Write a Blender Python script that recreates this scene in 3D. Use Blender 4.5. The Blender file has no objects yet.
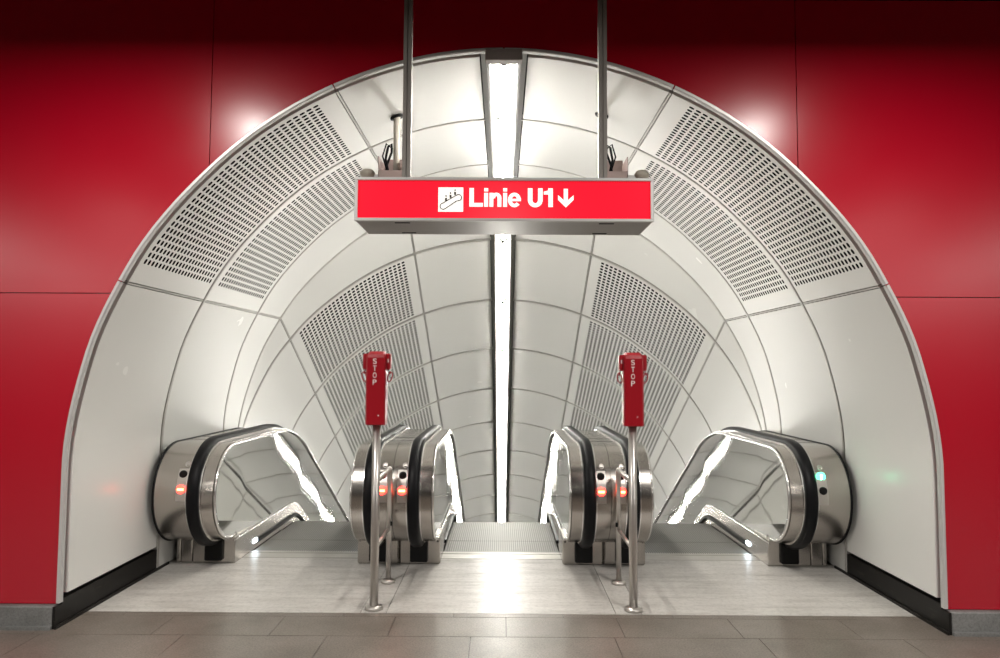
import bpy, math, random
from mathutils import Vector, Matrix
random.seed(7)
S=bpy.context.scene
COL=S.collection
PI=math.pi
# ------------------------------------------------------------------ helpers
class MB:
    """collects faces for ONE mesh"""
    def __init__(s): s.v=[]; s.f=[]; s.uv={}; s.mi=[]; s.sm=[]
    def add(s,pts): 
        n=len(s.v); s.v.extend([tuple(p) for p in pts]); return n
    def face(s,idx,uv=None,mi=0,sm=False):
        s.f.append(tuple(idx)); s.mi.append(mi); s.sm.append(sm)
        if uv: s.uv[len(s.f)-1]=uv
    def poly(s,pts,uv=None,mi=0,sm=False):
        n=s.add(pts); s.face(range(n,n+len(pts)),uv,mi,sm)
    def box(s,x0,x1,y0,y1,z0,z1,mi=0):
        n=s.add([(x,y,z) for z in (z0,z1) for y in (y0,y1) for x in (x0,x1)])
        for q in ((0,2,3,1),(4,5,7,6),(0,1,5,4),(2,6,7,3),(0,4,6,2),(1,3,7,5)): s.face([n+i for i in q],mi=mi)
        return n
    def cham(s,x0,x1,y0,y1,z0,z1,c,mi=0):
        """box with chamfered edges on all twelve sides"""
        X=(x0,x1);Y=(y0,y1);Z=(z0,z1)
        P={}
        for i in (0,1):
            for j in (0,1):
                for k in (0,1):
                    sx=1-2*i;sy=1-2*j;sz=1-2*k
                    n=s.add([(X[i],Y[j]+sy*c,Z[k]+sz*c),(X[i]+sx*c,Y[j],Z[k]+sz*c),(X[i]+sx*c,Y[j]+sy*c,Z[k])])
                    P[i,j,k]=n
                    s.face([n,n+1,n+2],mi=mi)
        for i in (0,1): s.face([P[i,0,0],P[i,1,0],P[i,1,1],P[i,0,1]],mi=mi)
        for j in (0,1): s.face([P[0,j,0]+1,P[1,j,0]+1,P[1,j,1]+1,P[0,j,1]+1],mi=mi)
        for k in (0,1): s.face([P[0,0,k]+2,P[1,0,k]+2,P[1,1,k]+2,P[0,1,k]+2],mi=mi)
        for a in (0,1):
            for b in (0,1):
                s.face([P[a,b,0],P[a,b,1],P[a,b,1]+1,P[a,b,0]+1],mi=mi)
                s.face([P[a,0,b],P[a,1,b],P[a,1,b]+2,P[a,0,b]+2],mi=mi)
                s.face([P[0,a,b]+1,P[1,a,b]+1,P[1,a,b]+2,P[0,a,b]+2],mi=mi)
    def loft(s,rings,closed=True,cap=True,mi=0,sm=True):
        """rings: lists of equally many points"""
        m=len(rings[0]); ids=[s.add(r) for r in rings]
        for a,b in zip(ids[:-1],ids[1:]):
            for i in range(m if closed else m-1):
                j=(i+1)%m; s.face([a+i,a+j,b+j,b+i],mi=mi,sm=sm)
        if cap and closed:
            s.face([ids[0]+i for i in range(m)][::-1],mi=mi); s.face([ids[-1]+i for i in range(m)],mi=mi)
    def tube(s,path,r,n=12,cap=True,mi=0):
        P=[Vector(p) for p in path]; rings=[]; up=None
        for i,p in enumerate(P):
            t=(P[min(i+1,len(P)-1)]-P[max(i-1,0)]).normalized()
            if up is None:
                up=Vector((0,0,1)) if abs(t.z)<.9 else Vector((0,1,0))
            a=(up-t*up.dot(t)).normalized(); b=t.cross(a); up=a
            rr=r[i] if isinstance(r,(list,tuple)) else r
            rings.append([p+a*math.cos(2*PI*k/n)*rr+b*math.sin(2*PI*k/n)*rr for k in range(n)])
        s.loft(rings,True,cap,mi)
    def ring_z(s,cx,cy,prof,n=24,mi=0):
        """lathe about a vertical axis; prof = [(r,z),...]"""
        s.loft([[(cx+r*math.cos(2*PI*k/n),cy+r*math.sin(2*PI*k/n),z) for k in range(n)] for r,z in prof],True,True,mi)
    def disc_y(s,cx,cz,prof,n=24,mi=0):
        """lathe about an axis along Y; prof=[(r,y),...]"""
        s.loft([[(cx+r*math.cos(2*PI*k/n),y,cz+r*math.sin(2*PI*k/n)) for k in range(n)] for r,y in prof],True,True,mi)
    def prism_x(s,prof,x0,x1,mi=0,sm=False,cap=True):
        """profile (y,z) extruded along X"""
        n=len(prof); a=s.add([(x0,y,z) for y,z in prof]); b=s.add([(x1,y,z) for y,z in prof])
        for i in range(n):
            j=(i+1)%n; s.face([a+i,a+j,b+j,b+i],mi=mi,sm=sm)
        if cap: s.face([a+i for i in range(n)][::-1],mi=mi); s.face([b+i for i in range(n)],mi=mi)
    def build(s,name,mat,parent=None,loc=None,fix=True):
        me=bpy.data.meshes.new(name); me.from_pydata(s.v,[],s.f)
        for m in (mat if isinstance(mat,(list,tuple)) else [mat]): me.materials.append(m)
        for p,mi,sm in zip(me.polygons,s.mi,s.sm): p.material_index=mi; p.use_smooth=sm
        if s.uv:
            L=me.uv_layers.new(name='UVMap')
            for fi,uv in s.uv.items():
                for li,c in zip(me.polygons[fi].loop_indices,uv): L.data[li].uv=c
        if fix:
            import bmesh
            bm=bmesh.new(); bm.from_mesh(me); bmesh.ops.remove_doubles(bm,verts=bm.verts,dist=1e-5)
            bmesh.ops.recalc_face_normals(bm,faces=bm.faces); bm.to_mesh(me); bm.free()
        me.update()
        o=bpy.data.objects.new(name,me); COL.objects.link(o)
        if parent is not None:
            o.parent=parent; o.matrix_parent_inverse=Matrix.Translation(parent.location).inverted()
        return o
def sharp(o,ang=35):
    me=o.data
    for p in me.polygons: p.use_smooth=True
    me.set_sharp_from_angle(angle=math.radians(ang))
    return o
def empty(name,loc,label=None,cat=None,group=None,kind=None):
    o=bpy.data.objects.new(name,None); COL.objects.link(o); o.location=loc; o.empty_display_size=.1
    return tag(o,label,cat,group,kind)
def tag(o,label=None,cat=None,group=None,kind=None):
    if label: o['label']=label
    if cat: o['category']=cat
    if group: o['group']=group
    if kind: o['kind']=kind
    return o
# ------------------------------------------------------------------ materials
def mat(name,col,rough=.5,metal=0,spec=.5,emit=None,es=0,coat=0):
    m=bpy.data.materials.new(name); m.use_nodes=True; b=m.node_tree.nodes['Principled BSDF']
    b.inputs['Base Color'].default_value=(*col,1); b.inputs['Roughness'].default_value=rough
    b.inputs['Metallic'].default_value=metal; b.inputs['Specular IOR Level'].default_value=spec
    if coat: b.inputs['Coat Weight'].default_value=coat; b.inputs['Coat Roughness'].default_value=.08
    if emit: b.inputs['Emission Color'].default_value=(*emit,1); b.inputs['Emission Strength'].default_value=es
    return m
def N(m,t,**k):
    n=m.node_tree.nodes.new(t)
    for a,v in k.items(): setattr(n,a,v)
    return n
def L(m,a,b): m.node_tree.links.new(a,b)
def bsdf(m): return m.node_tree.nodes['Principled BSDF']
def noise(m,scale,stretch=(1,1,1),detail=4,rough=.55):
    tc=N(m,'ShaderNodeTexCoord'); mp=N(m,'ShaderNodeMapping'); mp.inputs['Scale'].default_value=stretch
    nz=N(m,'ShaderNodeTexNoise'); nz.inputs['Scale'].default_value=scale; nz.inputs['Detail'].default_value=detail
    nz.inputs['Roughness'].default_value=rough
    L(m,tc.outputs['Object'],mp.inputs['Vector']); L(m,mp.outputs['Vector'],nz.inputs['Vector']); return nz
def ramp(m,src,stops):
    r=N(m,'ShaderNodeValToRGB'); e=r.color_ramp.elements
    while len(e)<len(stops): e.new(.5)
    for x,(p,c) in zip(e,stops): x.position=p; x.color=(*c,1)
    L(m,src,r.inputs['Fac']); return r
def bump(m,src,strength,dist=.002):
    b=N(m,'ShaderNodeBump'); b.inputs['Strength'].default_value=strength; b.inputs['Distance'].default_value=dist
    L(m,src,b.inputs['Height']); L(m,b.outputs['Normal'],bsdf(m).inputs['Normal']); return b
def vary_rough(m,nz,a,b):
    r=N(m,'ShaderNodeMapRange'); r.inputs['To Min'].default_value=a; r.inputs['To Max'].default_value=b
    L(m,nz.outputs['Fac'],r.inputs['Value']); L(m,r.outputs['Result'],bsdf(m).inputs['Roughness'])

RED=mat('red_enamel',(.42,.0003,.014),.24,0,.45)
nz=noise(RED,3.5,(1,1,1),5); vary_rough(RED,nz,.21,.28)
nz=noise(RED,70,(1,1,1),2); bump(RED,nz.outputs['Fac'],.06,.002)
WHITE=mat('white_enamel',(.77,.765,.735),.22,0,.4)
nz=noise(WHITE,2.2,(1,1,1),3); vary_rough(WHITE,nz,.23,.29)
nz=noise(WHITE,1.6,(1,1,1),2); bump(WHITE,nz.outputs['Fac'],.05,.01)
def perforated(name,nu,nv,a,b):
    """UV counts holes: u along the arc, v along the tunnel; a,b = half size of a hole as share of its cell"""
    m=mat(name,(.77,.765,.735),.25)
    uv=N(m,'ShaderNodeUVMap'); sp=N(m,'ShaderNodeSeparateXYZ'); L(m,uv.outputs['UV'],sp.inputs[0])
    def M(op,x,y=None):
        n=N(m,'ShaderNodeMath',operation=op)
        for i,q in enumerate((x,y)):
            if q is None: continue
            if isinstance(q,(int,float)): n.inputs[i].default_value=q
            else: L(m,q,n.inputs[i])
        return n.outputs[0]
    def ax(o,n,h,e):
        c=M('SUBTRACT',M('FRACT',o),.5); d=M('POWER',M('DIVIDE',M('ABSOLUTE',c),h),e)
        ins=M('MULTIPLY',M('GREATER_THAN',o,0.0),M('LESS_THAN',o,float(n)))
        return d,ins
    du,iu=ax(sp.outputs['X'],nu,a,2.6); dv,iv=ax(sp.outputs['Y'],nv,b,2.6)
    hole=M('MULTIPLY',M('LESS_THAN',M('ADD',du,dv),1.0),M('MULTIPLY',iu,iv))
    mx=N(m,'ShaderNodeMix',data_type='RGBA'); mx.inputs['A'].default_value=(.77,.765,.735,1); mx.inputs['B'].default_value=(.008,.008,.008,1)
    L(m,hole,mx.inputs['Factor']); L(m,mx.outputs['Result'],bsdf(m).inputs['Base Color'])
    sv=M('MULTIPLY',M('SUBTRACT',1.0,hole),.5); L(m,sv,bsdf(m).inputs['Specular IOR Level'])
    inv=M('SUBTRACT',1.0,hole); bump(m,inv,.5,.003)
    return m
PERF_H=perforated('perforated_slotted',31,22,.37,.29)
PERF_I=perforated('perforated_round',27,21,.35,.31)
DARK=mat('dark_void',(.02,.02,.02),.7)
JOINT=mat('joint_strip',(.52,.50,.47),.35,.4)
ALU=mat('satin_aluminium',(.62,.61,.60),.45,.5)
STEEL=mat('brushed_steel',(.47,.44,.41),.24,1)

POST=mat('post_steel',(.55,.52,.49),.34,.9)
ROD=mat('rod_grey',(.27,.25,.23),.4,.3)
MIRROR=mat('polished_steel_panel',(.93,.93,.91),.03,1)
CHROME=mat('chrome_rim',(.80,.79,.78),.22,1)
RUBBER=mat('black_rubber',(.005,.005,.006),.42,0,.15)
BLACKP=mat('black_plastic',(.006,.006,.006),.5,0,.2)
BASEB=mat('black_skirting',(.018,.016,.015),.4,0,.2)
nz=noise(BASEB,9,(1,.4,3),5,.7); r=ramp(BASEB,nz.outputs['Fac'],[(.0,(.007,.006,.006)),(.6,(.009,.008,.007)),(.78,(.07,.06,.05))]); L(BASEB,r.outputs['Color'],bsdf(BASEB).inputs['Base Color'])
def stone(name,stops,scale,stretch,rmin,rmax,speck=None):
    m=mat(name,stops[0][1],.4)
    nz=noise(m,scale,stretch,7,.65); r=ramp(m,nz.outputs['Fac'],stops); out=r.outputs['Color']
    if speck:
        n2=noise(m,speck[0],(1,1,1),3,.8); r2=ramp(m,n2.outputs['Fac'],[(.35,(speck[1],)*3),(.5,(1,1,1)),(.68,(speck[2],)*3)])
        mx=N(m,'ShaderNodeMix',data_type='RGBA',blend_type='MULTIPLY'); mx.inputs['Factor'].default_value=1
        L(m,out,mx.inputs['A']); L(m,r2.outputs['Color'],mx.inputs['B']); out=mx.outputs['Result']
    L(m,out,bsdf(m).inputs['Base Color']); n3=noise(m,5,(1,1,1),4); vary_rough(m,n3,rmin,rmax)
    return m
MARBLE=stone('pale_stone',[(.22,(.24,.215,.18)),(.36,(.43,.405,.375)),(.5,(.52,.495,.465)),(.75,(.60,.575,.545))],5,(.35,2.6,1),.28,.42,(30,.82,1.06))
GRANITE=stone('brown_granite',[(.25,(.105,.085,.07)),(.5,(.155,.13,.11)),(.8,(.215,.18,.155))],2.2,(1,1,1),.28,.45,(95,.62,1.35))
PLINTH=stone('grey_plinth',[(.3,(.13,.13,.125)),(.6,(.21,.21,.205))],3,(1,1,1),.5,.7,(80,.75,1.2))
GROUT=mat('grout',(.05,.043,.037),.8)
TREAD=mat('grooved_tread',(.22,.21,.20),.5,.4)
tc=N(TREAD,'ShaderNodeTexCoord'); sp=N(TREAD,'ShaderNodeSeparateXYZ'); L(TREAD,tc.outputs['Object'],sp.inputs[0])
mm=N(TREAD,'ShaderNodeMath',operation='MULTIPLY'); mm.inputs[1].default_value=2*PI/.018; L(TREAD,sp.outputs['X'],mm.inputs[0])
sn=N(TREAD,'ShaderNodeMath',operation='SINE'); L(TREAD,mm.outputs[0],sn.inputs[0])
r=ramp(TREAD,sn.outputs[0],[(.0,(.13,.127,.12)),(.6,(.26,.25,.235))]); L(TREAD,r.outputs['Color'],bsdf(TREAD).inputs['Base Color']); bump(TREAD,sn.outputs[0],.2,.002)
COMBM=mat('comb_plate',(.52,.50,.47),.45,.7)
RECESS=mat('recess_shade_grey',(.33,.34,.31),.5)  # grey that stands for the shade of the unlit crown recess
LIPS=mat('fixture_grey',(.34,.33,.32),.4,.3)
REFL=mat('reflector_white_glow',(.9,.9,.88),.3,0,.5,(1,.98,.92),.5)  # white reflector given its own glow for the tube light it returns
TUBEM=mat('tube_lit',(1,1,1),.3,0,.5,(1,.97,.90),122)
SIGNRED=mat('sign_red_lit',(.5,.002,.012),.25,0,.5,(1,.012,.035),.66)
nz=noise(SIGNRED,1.5,(1,1,1),1)
SIGNWHITE=mat('sign_white_lit',(.9,.88,.84),.3,0,.5,(1,.97,.9),.58)
SIGNBLACK=mat('sign_black',(.05,.04,.03),.4)
HOUSING=mat('sign_housing',(.34,.32,.30),.42,.4)
STOPRED=mat('stop_red',(.33,.004,.012),.3,0,.5,coat=.3)
LETTER=mat('letter_white',(.85,.82,.8),.4)
PINKG=mat('pinkish_grey_paint',(.36,.27,.25),.45)
CREAM=mat('cream_tube',(.62,.57,.50),.35)
LAMPR=mat('lamp_red_lit',(.8,.1,.02),.3,0,.5,(1,.02,.015),12)
LAMPRC=mat('lamp_red_bar',(1,.5,.3),.3,0,.5,(1,.42,.10),9)
LAMPG=mat('lamp_green_lit',(.1,.8,.5),.3,0,.5,(.03,1,.42),11)
LAMPGC=mat('lamp_green_arrow',(.6,1,.9),.3,0,.5,(.55,1,.85),6)
LEDM=mat('led_cool_lit',(1,1,1),.3,0,.5,(.75,.88,1),22)
HALLC=mat('hall_ceiling',(.015,.013,.013),.6)
HALLW=mat('hall_wall',(.05,.04,.04),.6)
# ------------------------------------------------------------------ tunnel section
CZ=.92
def rad(deg):
    K=[(0,2.512),(30,2.502),(45,2.500),(62,2.521),(75,2.540),(90,2.562)]
    for (a,ra),(b,rb) in zip(K,K[1:]):
        if deg<=b: t=(deg-a)/(b-a); t=t*t*(3-2*t); return ra+(rb-ra)*t
    return 2.562
def prof(s,off=0):
    """s: degrees from the crown up to 90, then 1 per 4.5 cm straight down -> x,z (right side)"""
    if s<=90:
        r=rad(s)+off; return r*math.sin(math.radians(s)), CZ+r*math.cos(math.radians(s))
    return 2.562+off, CZ-(s-90)*.045
CROWN=prof(0)[1]
YF,Y2,Y3,YM=4.15,5.30,6.48,7.52
C30,S30=math.cos(PI/6),math.sin(PI/6)
def at_flat(Y): return lambda x,z:(x,Y,z)
def at_mitre(): return lambda x,z:(x,YM-(CROWN-z)*math.tan(PI/12),z)
def at_inc(s):
    def f(x,z):
        d=CROWN-z; return (x,YM+s*C30-d*S30,CROWN-s*S30-d*C30)
    return f
def axis_shift(fn,d):
    """the same section d metres further into the tunnel"""
    if fn.kind=='inc': g=at_inc(fn.s+d); g.kind='inc'; g.s=fn.s+d; return g
    if fn.kind=='flat': g=at_flat(fn.s+d); g.kind='flat'; g.s=fn.s+d; return g
    if d<0:
        g=lambda x,z:(x,YM-(CROWN-z)*math.tan(PI/12)+d,z)
    else:
        def g(x,z):
            p=at_inc(0)(x,z); q=(x,YM-(CROWN-z)*math.tan(PI/12),z); return (x,q[1]+d*C30,q[2]-d*S30)
    g.kind='m'; g.s=0; return g
def mk(kind,s):
    f={'flat':at_flat,'inc':at_inc}[kind](s) if kind!='m' else at_mitre()
    f.kind=kind; f.s=s; return f
SP=1.228
INC=[.78+SP*k for k in range(0,11)]
bounds=[mk('flat',YF+.04),mk('flat',Y2),mk('flat',Y3),mk('m',0)]+[mk('inc',s) for s in INC]
SA,SB=24.2,64.3
XO=math.degrees(math.asin(.14/2.529))
lining=empty('ceiling_tunnel',(0,YF,0),'arched white enamel tunnel lining of plain and perforated panels, sloping down behind the escalators','tunnel lining',kind='structure')
def panel(b0,b1,s0,s1,sgn,m,name,uvspec=None,ends=(0,0),zmin=None):
    g=.0225
    f0=axis_shift(b0,g+ends[0]); f1=axis_shift(b1,-g)
    gs=.25
    A,B=s0+gs,s1-gs
    n=max(3,int((B-A)/2.2)); mb=MB()
    ss=[A+(B-A)*i/n for i in range(n+1)]
    R=2.53
    arc=[0]
    for a,b in zip(ss,ss[1:]):
        pa,pb=prof(a),prof(b); arc.append(arc[-1]+math.hypot(pa[0]-pb[0],pa[1]-pb[1]))
    rows=[]
    for s in ss:
        x,z=prof(s); xo,zo=prof(s,.03)
        rows.append((f0(sgn*xo,zo),f0(sgn*x,z),f1(sgn*x,z),f1(sgn*xo,zo)))
    ids=[mb.add(r) for r in rows]
    for i in range(n):
        a,b=ids[i],ids[i+1]
        for k in range(3):
            uv=None
            if uvspec:
                nu,nv,pu,pv=uvspec; tot=arc[-1]; u0=(arc[i]-(tot-nu*pu)/2)/pu; u1=(arc[i+1]-(tot-nu*pu)/2)/pu
                Ln=(Vector(rows[i][1])-Vector(rows[i][2])).length; v0=-(Ln-nv*pv)/2/pv; v1=nv-v0
                if k==1: uv=[(u0,v0),(u0,v1),(u1,v1),(u1,v0)]
                else: uv=[(-1,-1)]*4
            mb.face([a+k,a+k+1,b+k+1,b+k],uv=uv,sm=True)
    uvq=[(-1,-1)]*4 if uvspec else None
    mb.face([ids[0]+k for k in range(4)],uv=uvq); mb.face([ids[-1]+k for k in range(4)],uv=uvq)
    o=mb.build(name,m,lining); o.data.set_sharp_from_angle(angle=math.radians(30)); return o
for i,(b0,b1) in enumerate(zip(bounds,bounds[1:])):
    perf=i in (0,1) or i>=4
    low={0:90+(CZ-.165)/.045}.get(i,90+CZ/.045)
    if i>=2: low=90+(CZ+.35)/.045
    if i==3: low=90+(CZ+.2)/.045
    for sgn in (-1,1):
        panel(b0,b1,XO,SA,sgn,WHITE,'lining_panel')
        if perf:
            if i<2: panel(b0,b1,SA,SB,sgn,PERF_H,'perforated_panel',(31,22,.0478,.0465 if i else .0455))
            else: panel(b0,b1,SA,SB,sgn,PERF_I,'perforated_panel',(27,21,.0555,.0538))
        else: panel(b0,b1,SA,SB,sgn,WHITE,'lining_panel')
        panel(b0,b1,SB,low,sgn,WHITE,'lining_panel')
# backing shell behind the panels (dark gap) and joint strips
mb=MB(); ss=[-1]+[i*3 for i in range(1,31)]+[90+(CZ+.45)/.045]
ss=[0]+[i*3 for i in range(1,31)]+[90+(CZ+.45)/.045]
full=[(-1,s) for s in ss[::-1]]+[(1,s) for s in ss[1:]]
rings=[]
for b in [mk('flat',YF+.01),mk('m',0),mk('inc',INC[-1]+.6)]:
    rings.append([b(sg*prof(s,.045)[0],prof(s,.045)[1]+(0.10 if s<3.1 else 0)) for sg,s in full])
mb.loft(rings,closed=False,cap=False,sm=False); mb.build('backing_shell',DARK,lining,fix=False)
def strip_ring(b,low,w=.0085,raise_=-.004,name='joint_ring'):
    for sg in (-1,1):
        m=MB(); s0=XO
        n=44; q=[s0+(low-s0)*k/n for k in range(n+1)]
        f0=axis_shift(b,-w); f1=axis_shift(b,w); rr=[]
        for s in q:
            xi,zi=prof(s,-raise_*-1); xo,zo=prof(s,.04)
            rr.append([f0(sg*xo,zo),f0(sg*xi,zi),f1(sg*xi,zi),f1(sg*xo,zo)])
        m.loft(rr,closed=True,cap=True,sm=False); m.build(name,JOINT,lining)
for i,b in enumerate(bounds[1:],1):
    strip_ring(b,90+(CZ if i<3 else CZ+.3)/.045,.009 if i<3 else .0075)
# lengthwise joint strips at the two seams
for i,(b0,b1) in enumerate(zip(bounds,bounds[1:])):
    f0=axis_shift(b0,.020); f1=axis_shift(b1,-.020)
    for sg in (-1,1):
        for s,w in ((SA,.14),(SB,.10)):
            m=MB(); rr=[]
            for f in (f0,f1):
                a,b_=s-w,s+w
                pts=[prof(a,.03),prof(a,-.002),prof(b_,-.002),prof(b_,.03)]
                rr.append([f(sg*p[0],p[1]) for p in pts])
            m.loft(rr,sm=False); m.build('seam_strip',JOINT,lining)
for b0,b1 in zip(bounds,bounds[1:]):
    m=MB(); f0=axis_shift(b0,0); f1=axis_shift(b1,0)
    m.loft([[f(x,z) for x,z in ((-.142,CROWN+.004),(.142,CROWN+.004),(.142,CROWN+.049),(-.142,CROWN+.049))] for f in (f0,f1)],sm=False); m.build('crown_recess_shade',RECESS,lining)  # flush strip, its grey painted in place of the unlit recess
# closing wall far down the shaft
f=mk('inc',INC[-1]+.6); m=MB(); m.poly([f(sg*prof(s,.045)[0],prof(s,.045)[1]) for sg,s in full]); m.build('end_closure',DARK,lining,fix=False)
# arch trim on the red wall
mb=MB()
def tr(a,b,sg):
    n=max(2,int((b-a)/2)); rr=[]
    for k in range(n+1):
        s=a+(b-a)*k/n
        q=[(.022,4.150),(.022,4.141),(.018,4.136),(.004,4.136),(.0,4.141),(.0,4.172),(.012,4.172)]
        rr.append([(sg*prof(s,o)[0],y,prof(s,o)[1]) for o,y in q])
    mb.loft(rr,sm=False)
for sg in (-1,1):
    tr(0.1,SA-.1,sg); tr(SA+.1,SB-.1,sg); tr(SB+.1,90+(CZ-.135)/.045,sg)
sharp(mb.build('trim_1',ALU)); tag(bpy.data.objects['trim_1'],'slim satin metal edging round the arched tunnel mouth','trim',kind='structure')
# ------------------------------------------------------------------ red wall
def archz(x):
    x=abs(x); lo,hi=0,90
    if x>=2.582: return None
    for _ in range(40):
        mid=(lo+hi)/2
        if prof(mid,.02)[0]<x: lo=mid
        else: hi=mid
    return prof(lo,.02)[1]
def archx(z):
    if z<=CZ: return 2.582
    lo,hi=0,90
    for _ in range(40):
        mid=(lo+hi)/2
        if prof(mid,.02)[1]>z: lo=mid
        else: hi=mid
    return prof(lo,.02)[0]
ZT=3.76; ZS=1.945; ZP=.13; XS=1.772; XW=9.0
wf=empty('wall_front',(0,YF,0),'red enamelled wall panels around the arched tunnel mouth','wall',kind='structure')
def wall_panel(cols):
    m=MB(); a=[m.add([(p[0],YF,p[1]),(q[0],YF,q[1])]) for p,q in cols]
    for i,j in zip(a,a[1:]): m.face([i,i+1,j+1,j])
    o=m.build('wall_panel',RED,wf); 
    sol=o.modifiers.new('thick','SOLIDIFY'); sol.thickness=.03; sol.offset=-1 if False else 0
    o.location.y+=.015
    return o
g=.0025
for sg in (-1,1):
    zs=[ZP+(ZS-g-ZP)*k/30 for k in range(31)]
    wall_panel([((sg*archx(z),z),(sg*(3.55-g),z)) for z in zs])
    xs=[XS+g+(2.30-XS-g)*k/16 for k in range(17)]
    za=[x for x in xs if (archz(x) or 0)>ZS+g]
    xe=archx(ZS+g)
    xs=[XS+g+(xe-XS-g)*k/20 for k in range(21)]+[3.55-g]
    wall_panel([((sg*x,max(ZS+g,(archz(x) or 0)) if x<=xe else ZS+g),(sg*x,ZT)) for x in xs])
    for x0 in (3.55,5.35,7.15):
        wall_panel([((sg*(x0+g),ZP),(sg*(x0+g),ZS-g)),((sg*(x0+1.8-g),ZP),(sg*(x0+1.8-g),ZS-g))])
        wall_panel([((sg*(x0+g),ZS+g),(sg*(x0+g),ZT)),((sg*(x0+1.8-g),ZS+g),(sg*(x0+1.8-g),ZT))])
xs=[-XS+g+(2*XS-2*g)*k/60 for k in range(61)]
wall_panel([((x,archz(x)),(x,ZT)) for x in xs])
# plinths under the red wall
for nm,x0,x1 in (('baseboard_front_left',-XW,-2.58),('baseboard_front_right',2.58,XW)):
    m=MB(); m.cham(x0,x1,4.11,4.3,0,ZP-.004,.006); m.box(x0,x1,4.085,4.112,0,.018)
    tag(m.build(nm,PLINTH),'grey stone plinth under the red wall','baseboard',kind='structure')
for nm,sg in (('baseboard_left',-1),('baseboard_right',1)):
    m=MB(); x0,x1=sorted((sg*2.564,sg*2.60)); m.box(x0,x1,4.168,5.47,0,.152); x0,x1=sorted((sg*2.564,sg*2.5795)); m.box(x0,x1,4.105,4.1679,0,.125)
    x0,x1=sorted((sg*2.552,sg*2.5635)); m.box(x0,x1,4.10,5.47,0,.018)
    tag(m.build(nm,BASEB),'scuffed black skirting along the side of the tunnel mouth','baseboard',kind='structure')
# ------------------------------------------------------------------ floor
fl=empty('floor',(0,4,0),'pale stone landing and brown granite paving','floor',kind='structure')
m=MB(); m.box(-9,9,-16,4.42,-.12,-.006); m.box(-2.7,2.7,4.42,5.72,-.12,-.006); m.build('floor_bed',GROUT,fl)
def tiles(name,mt,cells,j=.0018):
    m=MB()
    for x0,x1,y0,y1 in cells: m.box(x0+j,x1-j,y0+j,y1-j,-.02,0)
    return m.build(name,mt,fl)
tiles('pale_slabs',MARBLE,[(a,b,4.41,5.66) for a,b in ((-2.60,-.87),(-.87,-.71),(-.71,.71),(.71,.87),(.87,2.60))],.0022)
cells=[]
def row(y0,y1,x0,w):
    k=math.floor((-9-x0)/w)
    x=x0+k*w
    while x<9: cells.append((x,x+w,y0,y1)); x+=w
row(4.345,4.408,.38,.67); row(4.035,4.345,.03,.67)
y=4.035; k=0
while y>-9: row(y-.62,y,-.17+.4*(k%2),.81); y-=.62; k+=1
tiles('granite_paving',GRANITE,cells)
# ------------------------------------------------------------------ hall shell behind the camera
m=MB(); m.box(-9,9,-16,4.2,3.77,3.9); tag(m.build('ceiling',HALLC),kind='structure')
m=MB(); m.box(-9.1,-9,-16,4.2,0,3.8); tag(m.build('wall_left',HALLW),kind='structure')
m=MB(); m.box(9,9.1,-16,4.2,0,3.8); tag(m.build('wall_right',HALLW),kind='structure')
m=MB(); m.box(-9,9,-16.1,-16,0,3.8); tag(m.build('wall_back',HALLW),kind='structure')
# ------------------------------------------------------------------ fluorescent fixtures along the crown
ordn=['nearest the red wall','second from the red wall','third from the red wall, above the red sign','at the bend of the tunnel roof']
ordi=['first','second','third','fourth','fifth','sixth','seventh','eighth','ninth','tenth']
lights=[]
for i,(b0,b1) in enumerate(zip(bounds,bounds[1:])):
    base=Vector(b0(0,CROWN))
    lab='fluorescent ceiling fixture '+(ordn[i] if i<4 else ordi[i-4]+' one down the sloping tunnel roof past the bend')
    fx=empty('ceiling_light',base,lab,'ceiling light','fluorescent fixtures along the tunnel crown')
    f0=axis_shift(b0,0.0 if i==0 else .004); f1=axis_shift(b1,-.004)
    def lo(pts,closed=True,f0=f0,f1=f1): 
        return [[f(x,CROWN+z) for x,z in pts] for f in (f0,f1)]
    m=MB()
    for sg in (-1,1):
        m.loft(lo([(sg*.086,.05),(sg*.083,-.013),(sg*.088,-.017),(sg*.106,-.017),(sg*.110,-.013),(sg*.110,.05)]),sm=False)
    m.loft(lo([(-.110,.05),(.110,.05),(.110,.06),(-.110,.06)]),sm=False)
    m.build('housing',LIPS if i<2 else HOUSING,fx)
    if i==0:
        q=MB(); q.cham(-.113,.113,4.135,4.195,CROWN-.058,CROWN+.015,.004); q.build('end_cap',mat('end_cap_grey',(.33,.29,.27),.4,.2),fx)
    m=MB()
    m.loft(lo([(-.085,.0),(-.05,.040),(-.022,.044),(.022,.044),(.05,.040),(.085,.0),(.085,.049),(-.085,.049)]),sm=False)
    m.build('reflector',REFL,fx)
    m=MB(); fa=axis_shift(b0,.07 if i==0 else .035); fb=axis_shift(b1,-.035)
    m.tube([fa(0,CROWN-.015),fb(0,CROWN-.015)],.019,12); m.build('lamp_tube',TUBEM,fx)
    for f_,d in ((fa,-.035),(fb,.035)):
        m=MB(); 
        if f_ is fa: p0=axis_shift(b0,.05 if i==0 else .006)(0,CROWN-.015); p1=f_(0,CROWN-.015)
        else: p0=f_(0,CROWN-.015); p1=axis_shift(b1,-.006)(0,CROWN-.015)
        m.tube([p0,p1],.024 if i else .028,12); m.build('socket',HOUSING,fx)
    a=Vector(f0(0,CROWN-.024)); b=Vector(f1(0,CROWN-.024)); lights.append((a,b))
def area(name,loc,dirv,sx,sy,e,col,rotz=None):
    l=bpy.data.lights.new(name,'AREA'); l.shape='RECTANGLE'; l.size=sx; l.size_y=sy; l.energy=e; l.color=col
    o=bpy.data.objects.new(name,l); COL.objects.link(o); o.location=loc
    return o
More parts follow.
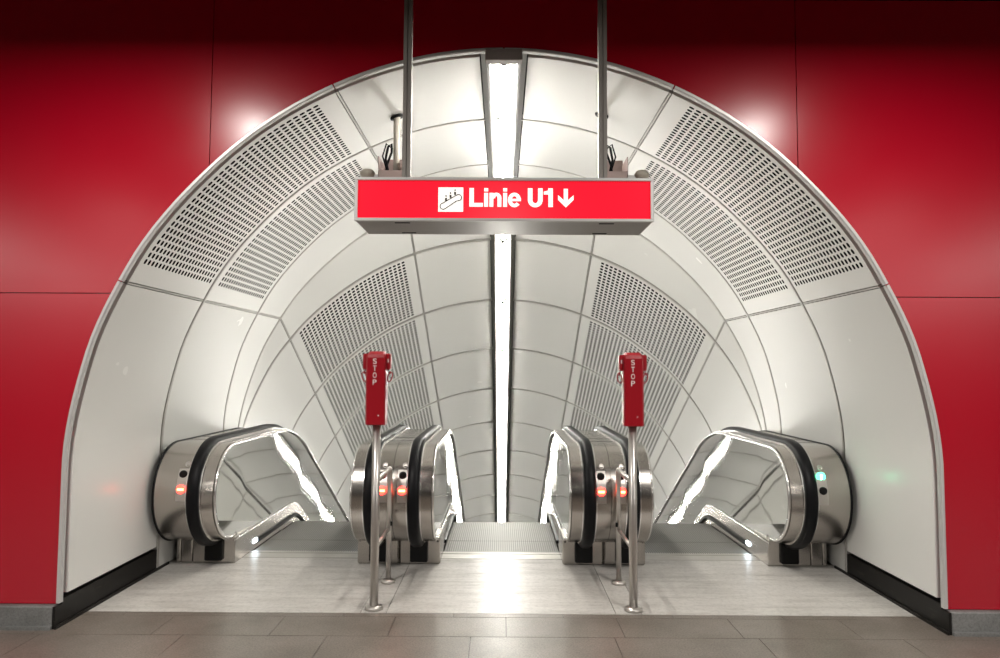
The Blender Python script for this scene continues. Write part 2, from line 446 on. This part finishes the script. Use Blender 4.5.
# ------------------------------------------------------------------ escalators
def bend(y,z0,v,T):
    if y<v-T: return z0
    if y>v+T: return z0-(y-v)*math.tan(PI/6)
    return z0-(y-v+T)**2*math.tan(PI/6)/(4*T)
YC,ZC,RB=5.46,.565,.370      # centre of the rounded newel end and radius of the cladding
YE=13.2
ys_long=[YC+.06*k for k in range(1,21)]+[6.7+.06*k for k in range(0,16)]+[7.6,8.2,9,10,11.5,YE]
def ztop(y,o=0): return bend(y,ZC+RB+o,7.08,.48)
def zdeck(y,o=0): return bend(y,.172+o,7.12,.13)
def zstep(y): return bend(y,0,7.0,.25)
def clad_profile(R,o_top=0):
    P=[]
    for k in range(0,25):
        a=-PI/2-PI*k/24       # bottom -> front -> top
        P.append((YC+R*math.cos(a),ZC+R*math.sin(a)))
    for y in ys_long: P.append((y,ztop(y,R-RB)))
    for y in ys_long[::-1]: 
        if y>5.9: P.append((y,min(.19,zdeck(y,-.05))))
    P.append((5.62,.19))
    return P
def escalator(x0,x1,e0,e1,label,lamps):
    """x0,x1: skirts; e0,e1: outer ends of the cladding"""
    E=empty('escalator',((x0+x1)/2,5.46,0),label,'escalator','escalators going down the tunnel')
    for side,(xs_,xe,sg) in enumerate(((x0,e0,-1),(x1,e1,1))):   # sg: outward direction
        outer=abs(xe)>2
        X=lambda d:xs_+sg*d
        wid=abs(xe-xs_)
        # cladding
        m=MB(); m.prism_x(clad_profile(RB),X(.022),xe-sg*(.0015 if not outer else 0),sm=True)
        o=m.build('newel_cladding',STEEL,E); sharp(o,30)
        if outer:
            m=MB(); m.tube([(xe-sg*.004,YC+.02,ZC-RB)]+[(xe-sg*.004,YC+RB*math.cos(-PI/2-PI*k/30),ZC+RB*math.sin(-PI/2-PI*k/30)) for k in range(31)]+[(xe-sg*.004,y,ztop(y)) for y in ys_long if y<9],.009,8)
            m.build('edge_line',RUBBER,E)  # black tube drawing the dark gap line between cladding and wall
        # cover joints on the top deck
        for yy in (5.63,5.86,6.7):
            m=MB(); m.box(*sorted((X(.20),xe-sg*.002)),yy-.003,yy+.003,ztop(yy)-.002,ztop(yy)+.0012)
            m.build('deck_joint',DARK,E)
        # handrail: loop round the newel
        hx=.150 if not outer else .160; w=.042
        path=[]
        RH=RB+.022
        path.append((5.66,.155)); path.append((5.56,.155))
        for k in range(0,31):
            a=-PI/2-PI*k/30; path.append((YC+RH*math.cos(a),ZC+RH*math.sin(a)))
        for y in ys_long: path.append((y,ztop(y,RH-RB)))
        P=[Vector((0,a,b)) for a,b in path]; rr=[]
        for i,p in enumerate(P):
            t=(P[min(i+1,len(P)-1)]-P[max(i-1,0)]).normalized(); nrm=Vector((0,t.z,-t.y))
            if (p-Vector((0,YC,ZC))).dot(nrm)<0 and i<34: nrm=-nrm
            if i>=33: nrm=Vector((0,-t.z,t.y))
            cs=[(-w,-.016),(-w-.001,.002),(-w+.008,.015),(-w+.022,.022),(w-.022,.022),(w-.008,.015),(w+.001,.002),(w,-.016)]
            rr.append([(X(hx)+a,p.y+nrm.y*b,p.z+nrm.z*b) for a,b in cs])
        m=MB(); m.loft(rr,closed=True,cap=True,sm=True); sharp(m.build('handrail',RUBBER,E),50)
        # steel guide strip beside the handrail (bright line under its lips)
        m=MB(); rr=[]
        for i,p in enumerate(P[2:]):
            i+=2; t=(P[min(i+1,len(P)-1)]-P[max(i-1,0)]).normalized(); nrm=Vector((0,t.z,-t.y))
            if i<34 and (p-Vector((0,YC,ZC))).dot(nrm)<0: nrm=-nrm
            if i>=33: nrm=Vector((0,-t.z,t.y))
            rr.append([(X(hx)+a,p.y+nrm.y*b,p.z+nrm.z*b) for a,b in ((-w-.012,-.03),(-w-.012,-.012),(w+.012,-.012),(w+.012,-.03))])
        m.loft(rr,sm=False); sharp(m.build('handrail_guide',CHROME,E),40)
        # polished inner panel, gently dished between its joints
        m=MB(); RP=RB-.02; cols=[]
        ysp=[YC-RP*math.cos(PI/2*k/14) for k in range(0,15)]
        y=ysp[-1]+.05
        while y<YE: ysp.append(y); y+=.05 if y<9 else .3
        prev=None
        for y in ysp:
            if y<=YC+1e-6:
                h=math.sqrt(max(0,RP*RP-(y-YC)**2)); zt,zb=ZC+h,ZC-h
            else:
                zt=ztop(y,-.02); zb=max(zdeck(y,.003),0) if y<7 else zdeck(y,.003)
                if y<5.6: zb=ZC-math.sqrt(max(0,RP*RP-(y-YC)**2)) if y-YC<.1 else zb
            fr=((y-5.68)/.80)%1
            bul=.0007*(1-(2*fr-1)**2)
            nR=8; cols.append([(X(.022-.003+bul),y,zb+(zt-zb)*k/nR) for k in range(nR+1)])
        ids=[m.add(c) for c in cols]
        for a,b in zip(ids,ids[1:]):
            for k in range(8):
                q=[a+k,a+k+1,b+k+1,b+k]; m.face(q,uv=[(m.v[i][1],m.v[i][2]) for i in q],sm=True)
        o=m.build('inner_panel',MIRROR,E); 
        # bright rim round the panel
        m=MB(); path=[(X(.012),YC+.05,ZC-RP+.001)]
        for k in range(0,31):
            a=-PI/2-PI*k/30; path.append((X(.012),YC+RP*math.cos(a),ZC+RP*math.sin(a)))
        for y in ys_long: path.append((X(.012),y,ztop(y,-.02)))
        m.tube(path,.011,8); m.build('panel_rim',CHROME,E)
        m=MB(); path=[(X(.008),5.50,.176)]+[(X(.008),y,zdeck(y,.004)) for y in ys_long if y>5.55]
        m.tube(path,.008,8); m.build('deck_rail',CHROME,E)
        # skirt
        m=MB(); yy=[5.505,5.66]+[y for y in ys_long if y>5.7]
        low=[(y,0 if y<5.86 else zstep(y)-.12) for y in yy]
        pr=low+[(y,zdeck(y)) for y in yy[::-1]]
        m.prism_x(pr,X(0),X(.02)); m.build('skirt',STEEL,E)
        # brush strip
        m=MB(); rr=[]
        for y in [5.98]+[y for y in ys_long if y>6.05]:
            z=min(bend(y,.062,7.12,.13),9)
            rr.append([(X(.004),y,z-.018),(X(-.022),y,z-.013),(X(-.022),y,z+.009),(X(.004),y,z+.018)])
        m.loft(rr,sm=False); m.build('skirt_brush',BLACKP,E)
        # base block under the newel with the black handrail inlet
        bx=sorted((X(-.012),xe-sg*.004)); m=MB()
        if outer:
            cuts=[X(-.0),X(.33),X(.42),xe+sg*.0]
            for a,b in zip(cuts,cuts[1:]):
                p,q=sorted((a+sg*.002,b-sg*.002)); m.cham(p,q,5.50,5.85,.0005,.20,.006)
        else: m.cham(bx[0],bx[1],5.50,5.85,.0005,.20,.010)
        m.build('newel_base',STEEL,E)
        m=MB(); a,b=sorted((X(hx-.068),X(hx+.068))); m.cham(a,b,5.470,5.508,.022,.178,.008); m.build('handrail_inlet',BLACKP,E)
        # skirt lamp
        if outer or True:
            m=MB(); a,b=sorted((X(-.006),X(.004))); m.cham(a,b,5.90,5.98,.052,.082,.002); m.build('skirt_light',LEDM if abs(x0+x1)>1 else BLACKP,E)
        # control plate, button, lamp
        if outer: lx=xs_+sg*.25
        else: lx=xe-sg*.073
        def onnewel(z): return YC-math.sqrt(RB*RB-(z-ZC)**2)
        m=MB(); rr=[]
        for k in range(9):
            z=.545+.225*k/8; y=onnewel(z)
            rr.append([(lx-.036,y-.0022,z),(lx+.036,y-.0022,z),(lx+.036,y+.004,z),(lx-.036,y+.004,z)])
        m.loft(rr,sm=False); pl=m.build('control_plate',POST,E)
        zl,zb=(.63,.733)
        green=(lamps=='green' and sg>0)
        if green: zl,zb=.74,.645
        y=onnewel(zl)
        m=MB(); m.disc_y(lx,zl,[(.031,y+.002),(.031,y-.008),(.027,y-.011),(.020,y-.012)]); ln=m.build('signal_lamp',LAMPG if green else LAMPR,E)
        m=MB()
        if green: m.box(lx-.006,lx+.006,y-.0145,y-.0125,zl-.018,zl+.018)
        else: m.box(lx-.022,lx+.022,y-.0145,y-.0125,zl-.007,zl+.007)
        m.build('lamp_symbol',LAMPGC if green else LAMPRC,ln)
        y=onnewel(zb)
        m=MB(); m.disc_y(lx,zb,[(.028,y+.004),(.028,y-.010),(.024,y-.014),(.010,y-.014)]); m.build('push_button',BLACKP,E)
        z=.80; y=onnewel(z)
        m=MB(); n_=20; rr=[[(lx+.012+r_*math.cos(2*PI*k/n_),y-.004+yo+.45*r_*math.sin(2*PI*k/n_),z+r_*math.sin(2*PI*k/n_)) for k in range(n_)] for r_,yo in ((.018,.006),(.018,-.002),(.013,-.002),(.013,.003))]
        m.loft(rr); m.build('key_switch',POST,E)
    # comb plate and steps
    m=MB(); m.cham(x0+.002,x1-.002,5.664,5.80,-.03,.0015,.001); m.build('landing_plate',COMBM,E)
    m=MB(); m.box(x0+.002,x1-.002,5.802,5.845,-.03,.004)
    k=x0+.01
    while k<x1-.015: m.box(k,k+.008,5.845,5.875,-.012,.003); k+=.018
    m.build('comb',COMBM,E)
    for k in range(14):
        ya=5.86+.4*k; yb=ya+.396
        za=zstep(ya+.2) if ya>6.6 else 0; zprev=za-.24
        m=MB(); m.cham(x0+.006,x1-.006,ya,yb,zprev,za-.003,.003); m.build('step',TREAD,E)
    return E
escalator(-2.06,-1.10,-2.515,-.79,'escalator on the left with red stop lamps, its outer steel balustrade against the tunnel wall',None)
escalator(-.485,.485,-.79,.79,'middle escalator of the three, straight below the hanging red sign',None)
escalator(1.10,2.06,.79,2.515,'escalator on the right whose outer newel shows a green lamp','green')
# ------------------------------------------------------------------ text helper
def text_mesh(name,body,size,mt,parent,loc,w=None,h=None,bold=.0,ext=.0015,align='LEFT',rx=PI/2,rz=0):
    cu=bpy.data.curves.new(name,'FONT'); cu.body=body; cu.size=size; cu.offset=bold; cu.extrude=ext; cu.align_x=align
    t=bpy.data.objects.new('tmp',cu); COL.objects.link(t)
    bpy.context.view_layer.update()
    dg=bpy.context.evaluated_depsgraph_get(); me=bpy.data.meshes.new_from_object(t.evaluated_get(dg))
    bpy.data.objects.remove(t); bpy.data.curves.remove(cu)
    xs=[v.co.x for v in me.vertices]; yy=[v.co.y for v in me.vertices]
    ax,bx,ay,by=min(xs),max(xs),min(yy),max(yy)
    kx=(w/(bx-ax)) if w else 1; ky=(h/(by-ay)) if h else kx
    if align=='CENTER': ax=(ax+bx)/2
    R_=Matrix.Rotation(rz,4,'Z')@Matrix.Rotation(rx,4,'X')
    for v in me.vertices: v.co=Vector(loc)+(R_@Vector(((v.co.x-ax)*kx,(v.co.y-ay)*ky,v.co.z)))
    me.materials.clear(); me.materials.append(mt); me.name=name
    o=bpy.data.objects.new(name,me); COL.objects.link(o)
    if parent is not None: o.parent=parent; o.matrix_parent_inverse=Matrix.Translation(parent.location).inverted()
    return o
# ------------------------------------------------------------------ hanging sign
SY=3.60; sx0,sx1,sz0,sz1=-.772,.782,2.273,2.500
sign=empty('hanging_sign',(0,SY+.18,sz1),'long lit red direction sign with white lettering hanging on two metal rods','sign')
m=MB(); m.cham(sx0,sx1,SY+.012,SY+.37,sz0,sz1,.004); m.build('housing',HOUSING,sign)
m=MB(); t=.014
m.cham(sx0-.002,sx1+.002,SY-.006,SY+.014,sz1-t,sz1+.002,.002); m.cham(sx0-.002,sx1+.002,SY-.006,SY+.014,sz0-.002,sz0+t,.002)
m.cham(sx0-.002,sx0+t,SY-.006,SY+.014,sz0+t,sz1-t,.002); m.cham(sx1-t,sx1+.002,SY-.006,SY+.014,sz0+t,sz1-t,.002)
m.build('frame',ALU,sign)
m=MB(); m.box(sx0+t,sx1-t,SY+.006,SY+.0125,sz0+t,sz1-t); m.build('sign_face',SIGNRED,sign)
for x in (-.530,.545):
    m=MB()
    for d in (-.0125,.0125): m.cham(x+d-.0105,x+d+.0105,SY+.16,SY+.20,sz1,3.77,.002)
    m.box(x-.006,x+.006,SY+.17,SY+.19,sz1,3.77)
    m.cham(x-.05,x+.05,SY+.14,SY+.22,sz1,sz1+.006,.001); m.build('hanger_rod',ROD,sign)
    for yy in (SY+.05,SY+.32):
        m=MB(); m.cham(x-.04,x+.04,yy-.008,yy+.008,sz0-.003,sz0,.001); m.build('latch',BLACKP,sign)
def sp_(px,py):  # sign face coordinates measured on the sign itself, in mm from its lower left
    return px,py
yt=SY+.0045
# pictogram square
U=.0052
px0,pz0=-.338,2.322; ps=.130
m=MB(); m.box(px0,px0+ps,yt-.001,yt+.002,pz0,pz0+ps-.002); pic=m.build('pictogram',SIGNWHITE,sign)
# outline of an escalator inside the square (units of the square, 0..1)
def stroke(pts,w,name,closed=False):
    m=MB(); n=len(pts); P=[Vector((a,b)) for a,b in pts]; rr=[]
    for i,p in enumerate(P):
        a=P[(i-1)%n] if closed or i>0 else p; b=P[(i+1)%n] if closed or i<n-1 else p
        d=(b-a).normalized(); nn=Vector((-d.y,d.x))*w/2
        rr.append((p+nn,p-nn))
    if closed: rr.append(rr[0])
    ring=[[(px0+q.x*ps,yt-.0035,pz0+q.y*ps) for q in (a,b)]+[(px0+q.x*ps,yt-.0011,pz0+q.y*ps) for q in (b,a)] for a,b in rr]
    m.loft(ring,cap=not closed,sm=False); return m.build(name,SIGNBLACK,pic)
pts=[]
c0=(.20,.22); c1=(.81,.57); r0=.125
for k in range(0,13): a=math.radians(300-k*15-0); pts.append((c0[0]+r0*math.cos(a),c0[1]+r0*math.sin(a)))
pts=[(c0[0]+r0*math.cos(math.radians(a)),c0[1]+r0*math.sin(math.radians(a))) for a in range(300,95,-15)]
pts+=[(c1[0]+r0*math.cos(math.radians(a)),c1[1]+r0*math.sin(math.radians(a))) for a in range(120,-95,-15)]
pts+=[(.73,.43)]
stroke(pts,.032,'escalator_outline',True)
for cx,cz in ((.31,.44),(.49,.56),(.67,.68)):
    m=MB(); 
    m.box(px0+(cx-.038)*ps,px0+(cx+.038)*ps,yt-.0035,yt-.0011,pz0+(cz)*ps,pz0+(cz+.12)*ps)
    m.loft([[(px0+(cx+.032*math.cos(2*PI*k/10))*ps,y_,pz0+(cz+.195+.032*math.sin(2*PI*k/10))*ps) for k in range(10)] for y_ in (yt-.0035,yt-.0011)],sm=False)
    m.build('rider_mark',SIGNBLACK,pic)
# lettering drawn as strokes of one weight
CH=.0985  # capital height
def glyphs(x,z):
    m=MB(); y0,y1=yt-.0012,yt+.0015
    T=.0235
    def rect(a,b,c,d): m.box(x+a,x+b,y0,y1,z+c,z+d)
    def poly(pts): 
        m.loft([[(x+a,yy,z+b) for a,b in pts] for yy in (y0,y1)],sm=False)
    def band(outer,inner):
        n=len(outer)
        for i in range(n-1): poly([outer[i],outer[i+1],inner[i+1],inner[i]])
    def arc(cx,cz,rx,rz,a0,a1,n=14): return [(cx+rx*math.cos(math.radians(a0+(a1-a0)*k/n)),cz+rz*math.sin(math.radians(a0+(a1-a0)*k/n))) for k in range(n+1)]
    # L
    rect(0,T,0,CH); rect(T,.071,0,.020)
    # i
    def i_(a): rect(a,a+.021,0,.0735); rect(a,a+.021,.081,CH)
    i_(.077)
    # n
    a=.1045; rect(a,a+.021,0,.0735); rect(a+.042,a+.063,0,.047)
    band(arc(a+.0365,.045,.0265,.0295,0,180),arc(a+.0365,.045,.0058,.0125,0,180))
    i_(.176)
    # e
    cx,cz=.2350,.0365; band(arc(cx,cz,.0340,.0385,0,322,24),arc(cx,cz,.0135,.0200,0,322,24)); rect(cx-.022,cx+.0340,cz-.0065,cz+.006)
    # U
    a=.305; rect(a,a+.0245,.037,CH); rect(a+.053,a+.0775,.037,CH)
    band(arc(a+.03875,.037,.03875,.0390,180,360),arc(a+.03875,.037,.0143,.0175,180,360))
    # 1
    a=.388; rect(a+.024,a+.0475,0,CH); poly([(a,.066),(a+.026,.066),(a+.026,CH),(a+.028,CH),(a+.021,.086),(a,.081)])
    return m
glyphs(-.176,2.349).build('lettering',SIGNWHITE,sign)
m=MB(); ax=.327; y0,y1=yt-.0012,yt+.0015; az=2.347
def ap(pts): m.loft([[(ax+a,yy,az+b) for a,b in pts] for yy in (y0,y1)],sm=False)
m.box(ax-.011,ax+.011,y0,y1,az+.02,az+.0985)
ap([(0,0),(.0405,.040),(.0405,.065),(.0,.028)]); ap([(0,0),(-.0405,.040),(-.0405,.065),(.0,.028)])
m.build('arrow',SIGNWHITE,sign)
# ------------------------------------------------------------------ emergency stop posts
def stop_post(sg,label):
    xp=-.797 if sg<0 else .829
    yf_,yr=4.48,5.03
    E=empty('stop_post',(xp,yf_,0),label,'post','emergency stop posts between the escalators')
    m=MB(); m.tube([(xp,yf_,.0),(xp,yf_,1.16)],.0265,20); m.build('pole',POST,E)
    m=MB(); m.tube([(xp,yr,.0),(xp,yr,.775),(xp,yr-.006,.79),(xp,yr-.02,.797)],.0185,16); m.build('rear_post',POST,E)
    for y,r in ((yf_,.056),(yr,.050)):
        m=MB(); m.ring_z(xp,y,[(r,.0005),(r,.014),(r*.93,.021),(r*.55,.024),(.026,.026)],28); m.build('foot_flange',POST,E)
    m=MB(); m.tube([(xp,yr-.002,.793),(xp,yf_,.793)],.0175,16); m.build('rail',POST,E)
    m=MB(); m.tube([(xp,yr,.375),(xp,yf_,.375)],.0135,14); m.build('rail',POST,E)
    m=MB(); m.cham(xp+.019*-sg-.006 ,xp+.019*-sg+.010,yr-.03,yr-.012,.40,.43,.002); m.build('rail_clip',BLACKP,E)
    # red box: body with a hipped top
    bw,z0,z1=.0625,1.150,1.575; yb0,yb1=4.415,4.515
    m=MB(); c=.010
    def rect(w,y0,y1,z,c): return [(xp-w+c,y0,z),(xp+w-c,y0,z),(xp+w,y0+c,z),(xp+w,y1-c,z),(xp+w-c,y1,z),(xp-w+c,y1,z),(xp-w,y1-c,z),(xp-w,y0+c,z)]
    m.loft([rect(bw-.004,yb0+.004,yb1-.004,z0,c),rect(bw,yb0,yb1,z0+.006,c),rect(bw,yb0,yb1,z1,c),rect(bw-.006,yb0+.006,yb1,z1+.022,c),rect(bw-.016,yb0+.03,yb1-.01,z1+.04,c)],sm=False)
    bx=m.build('stop_box',STOPRED,E)
    m=MB(); a=-sg  # seam line and slot on the side facing the middle
    x_=xp+a*bw; p,q=sorted((x_-a*.001,x_+a*.0012)); m.box(p,q,yb0+.03,yb0+.036,z0+.16,z0+.27); m.build('slot',BLACKP,bx)
    m=MB(); m.cham(xp-.088,xp+.088,4.440,4.505,1.497,1.600,.008); m.build('rear_housing',STOPRED,E)
    for s2 in (-1,1):
        m=MB(); cx=xp+s2*.082; pts=[(cx+.014*math.cos(a_)*(1 if True else 0)+s2*.006*math.sin(a_),4.47+.003*math.sin(2*a_),1.452+.030*math.sin(a_)) for a_ in [2*PI*k/18 for k in range(19)]]
        m.tube(pts,.0042,7,cap=False); m.tube([(cx,4.47,1.49),(cx,4.47,1.47)],.006,8); m.build('seal_loop',STOPRED,E)
    for ch,z in zip('STOP',(1.535,1.491,1.447,1.403)):
        text_mesh('letter',ch,.05,LETTER,bx,(xp-.006,yb0-.0002,z),w=.024,h=.033,bold=.0,ext=.0006,align='CENTER')
    text_mesh('letter','S',.03,LETTER,bx,(xp-sg*.074,4.4395,1.545),w=.010,h=.022,bold=.001,ext=.0006,align='CENTER')
    m=MB(); m.disc_y(xp+.02,1.21,[(.004,yb0+.001),(.004,yb0-.001),(.002,yb0-.0015)],10); m.build('rivet',LETTER,bx)
stop_post(-1,'red STOP box on a railed steel post between the left and middle escalators')
stop_post(1,'red STOP box on a railed steel post between the middle and right escalators')
# ------------------------------------------------------------------ boxes hanging behind the sign
def hanging_box(x,bx0,bx1,cap_x,sg,label):
    y=4.90; zc=CZ+math.sqrt(2.503**2-x*x)
    E=empty('hanging_box',(x,y,zc),label,'hanging box','boxes hung on tubes behind the sign')
    m=MB(); m.tube([(x,y,zc+.02),(x,y,2.80)],.0235,18); m.build('tube',CREAM,E)
    m=MB(); sl=math.asin(x/2.503)
    n=22; rr=[]
    for r_,o in ((.026,0),(.048,-.002),(.046,-.012),(.030,-.016),(.026,-.016)):
        rr.append([(x+r_*math.cos(2*PI*k/n),y+r_*math.sin(2*PI*k/n),zc+o-math.tan(sl)*r_*math.cos(2*PI*k/n)) for k in range(n)])
    m.loft(rr,cap=False); m.build('ceiling_collar',BLACKP,E)
    # open topped box: four walls and a floor
    z0,z1=2.56,2.985; y0,y1=4.80,5.02; t=.006
    m=MB(); m.box(bx0,bx1,y1-t,y1,z0,z1+.04); m.box(bx0,bx1,y0,y0+t,z0,z1-.10); m.box(bx0,bx0+t,y0,y1,z0,z1); m.box(bx1-t,bx1,y0,y1,z0,z1); m.box(bx0,bx1,y0,y1,z0,z0+t)
    m.build('open_box',PINKG,E)
    m=MB(); m.box(bx0+.02,bx1-.02,y0+.03,y1-.03,z0+.05,z1-.13); m.build('terminal_block',BLACKP,E)
    q=bx0+.05 if sg<0 else bx1-.04
    m=MB(); m.tube([(x+sg*.045,4.87,2.86),(x+sg*.07,4.86,2.98),(x+sg*.055,4.86,3.07),(x+sg*.03,4.86,3.09),(x+sg*.028,4.86,3.03),(x+sg*.06,4.87,2.95),(x+sg*.075,4.88,2.85)],.0085,8)
    m.tube([(x+sg*.05,4.86,2.87),(x+sg*.09,4.85,3.0),(x+sg*.065,4.85,3.09),(x+sg*.02,4.85,3.05)],.006,8); m.build('cable',RUBBER,E)
    m=MB(); m.box(*sorted((x,cap_x)),4.90,4.93,2.86,2.885); m.build('bracket_arm',ALU,E)
    m=MB(); m.ring_z(cap_x,4.91,[(.005,2.925),(.035,2.918),(.052,2.90),(.055,2.885),(.04,2.86),(.02,2.85)],24); m.build('round_cap',CREAM,E)
hanging_box(-.760,-.872,-.700,-.965,-1,'small open pinkish box on a cream tube behind the left hanger rod of the sign')
hanging_box(.700,.690,.868,.985,1,'small open pinkish box with looped cable behind the right hanger rod of the sign')
# ------------------------------------------------------------------ hall lamps (the platform hall behind the camera)
def hall(x,y0,y1,z,e,w=.12,col=(1,.96,.90)):
    o=area('hall_lamp',(x,(y0+y1)/2,z),None,w,y1-y0,e,col)
for sg in (-1,1):
    hall(sg*2.08,1.5,2.75,3.5,92,.22)
    hall(sg*8.0,-9.0,-.6,3.3,500,.45)
    hall(sg*4.6,-4.0,.4,3.3,50,.2)
hall(0,-4,-1,3.4,35,.2)
w=bpy.data.worlds.new('w'); S.world=w; w.use_nodes=True; w.node_tree.nodes['Background'].inputs[0].default_value=(.002,.002,.002,1)
# ------------------------------------------------------------------ camera
cam=bpy.data.cameras.new('camera'); co=bpy.data.objects.new('camera',cam); COL.objects.link(co); S.camera=co
cam.sensor_width=36; cam.lens=700/1000*36; cam.clip_start=.05; cam.clip_end=100
p=math.atan(41/700); rr_=math.radians(.3); yw=math.radians(.2)
fwd=Vector((0,math.cos(p),math.sin(p))); right=Vector((1,0,0)); up=right.cross(fwd)
r2=right*math.cos(rr_)+up*math.sin(rr_); u2=-right*math.sin(rr_)+up*math.cos(rr_)
M=Matrix.Rotation(yw,3,'Z')@Matrix((r2,u2,-fwd)).transposed()
co.matrix_world=Matrix.Translation((0,0,1.5))@M.to_4x4()
S.view_settings.view_transform='Standard'; S.view_settings.look='None'; S.view_settings.gamma=1; S.view_settings.exposure=.14
S.view_settings.use_curve_mapping=False
S.cycles.caustics_reflective=False; S.cycles.sample_clamp_indirect=6
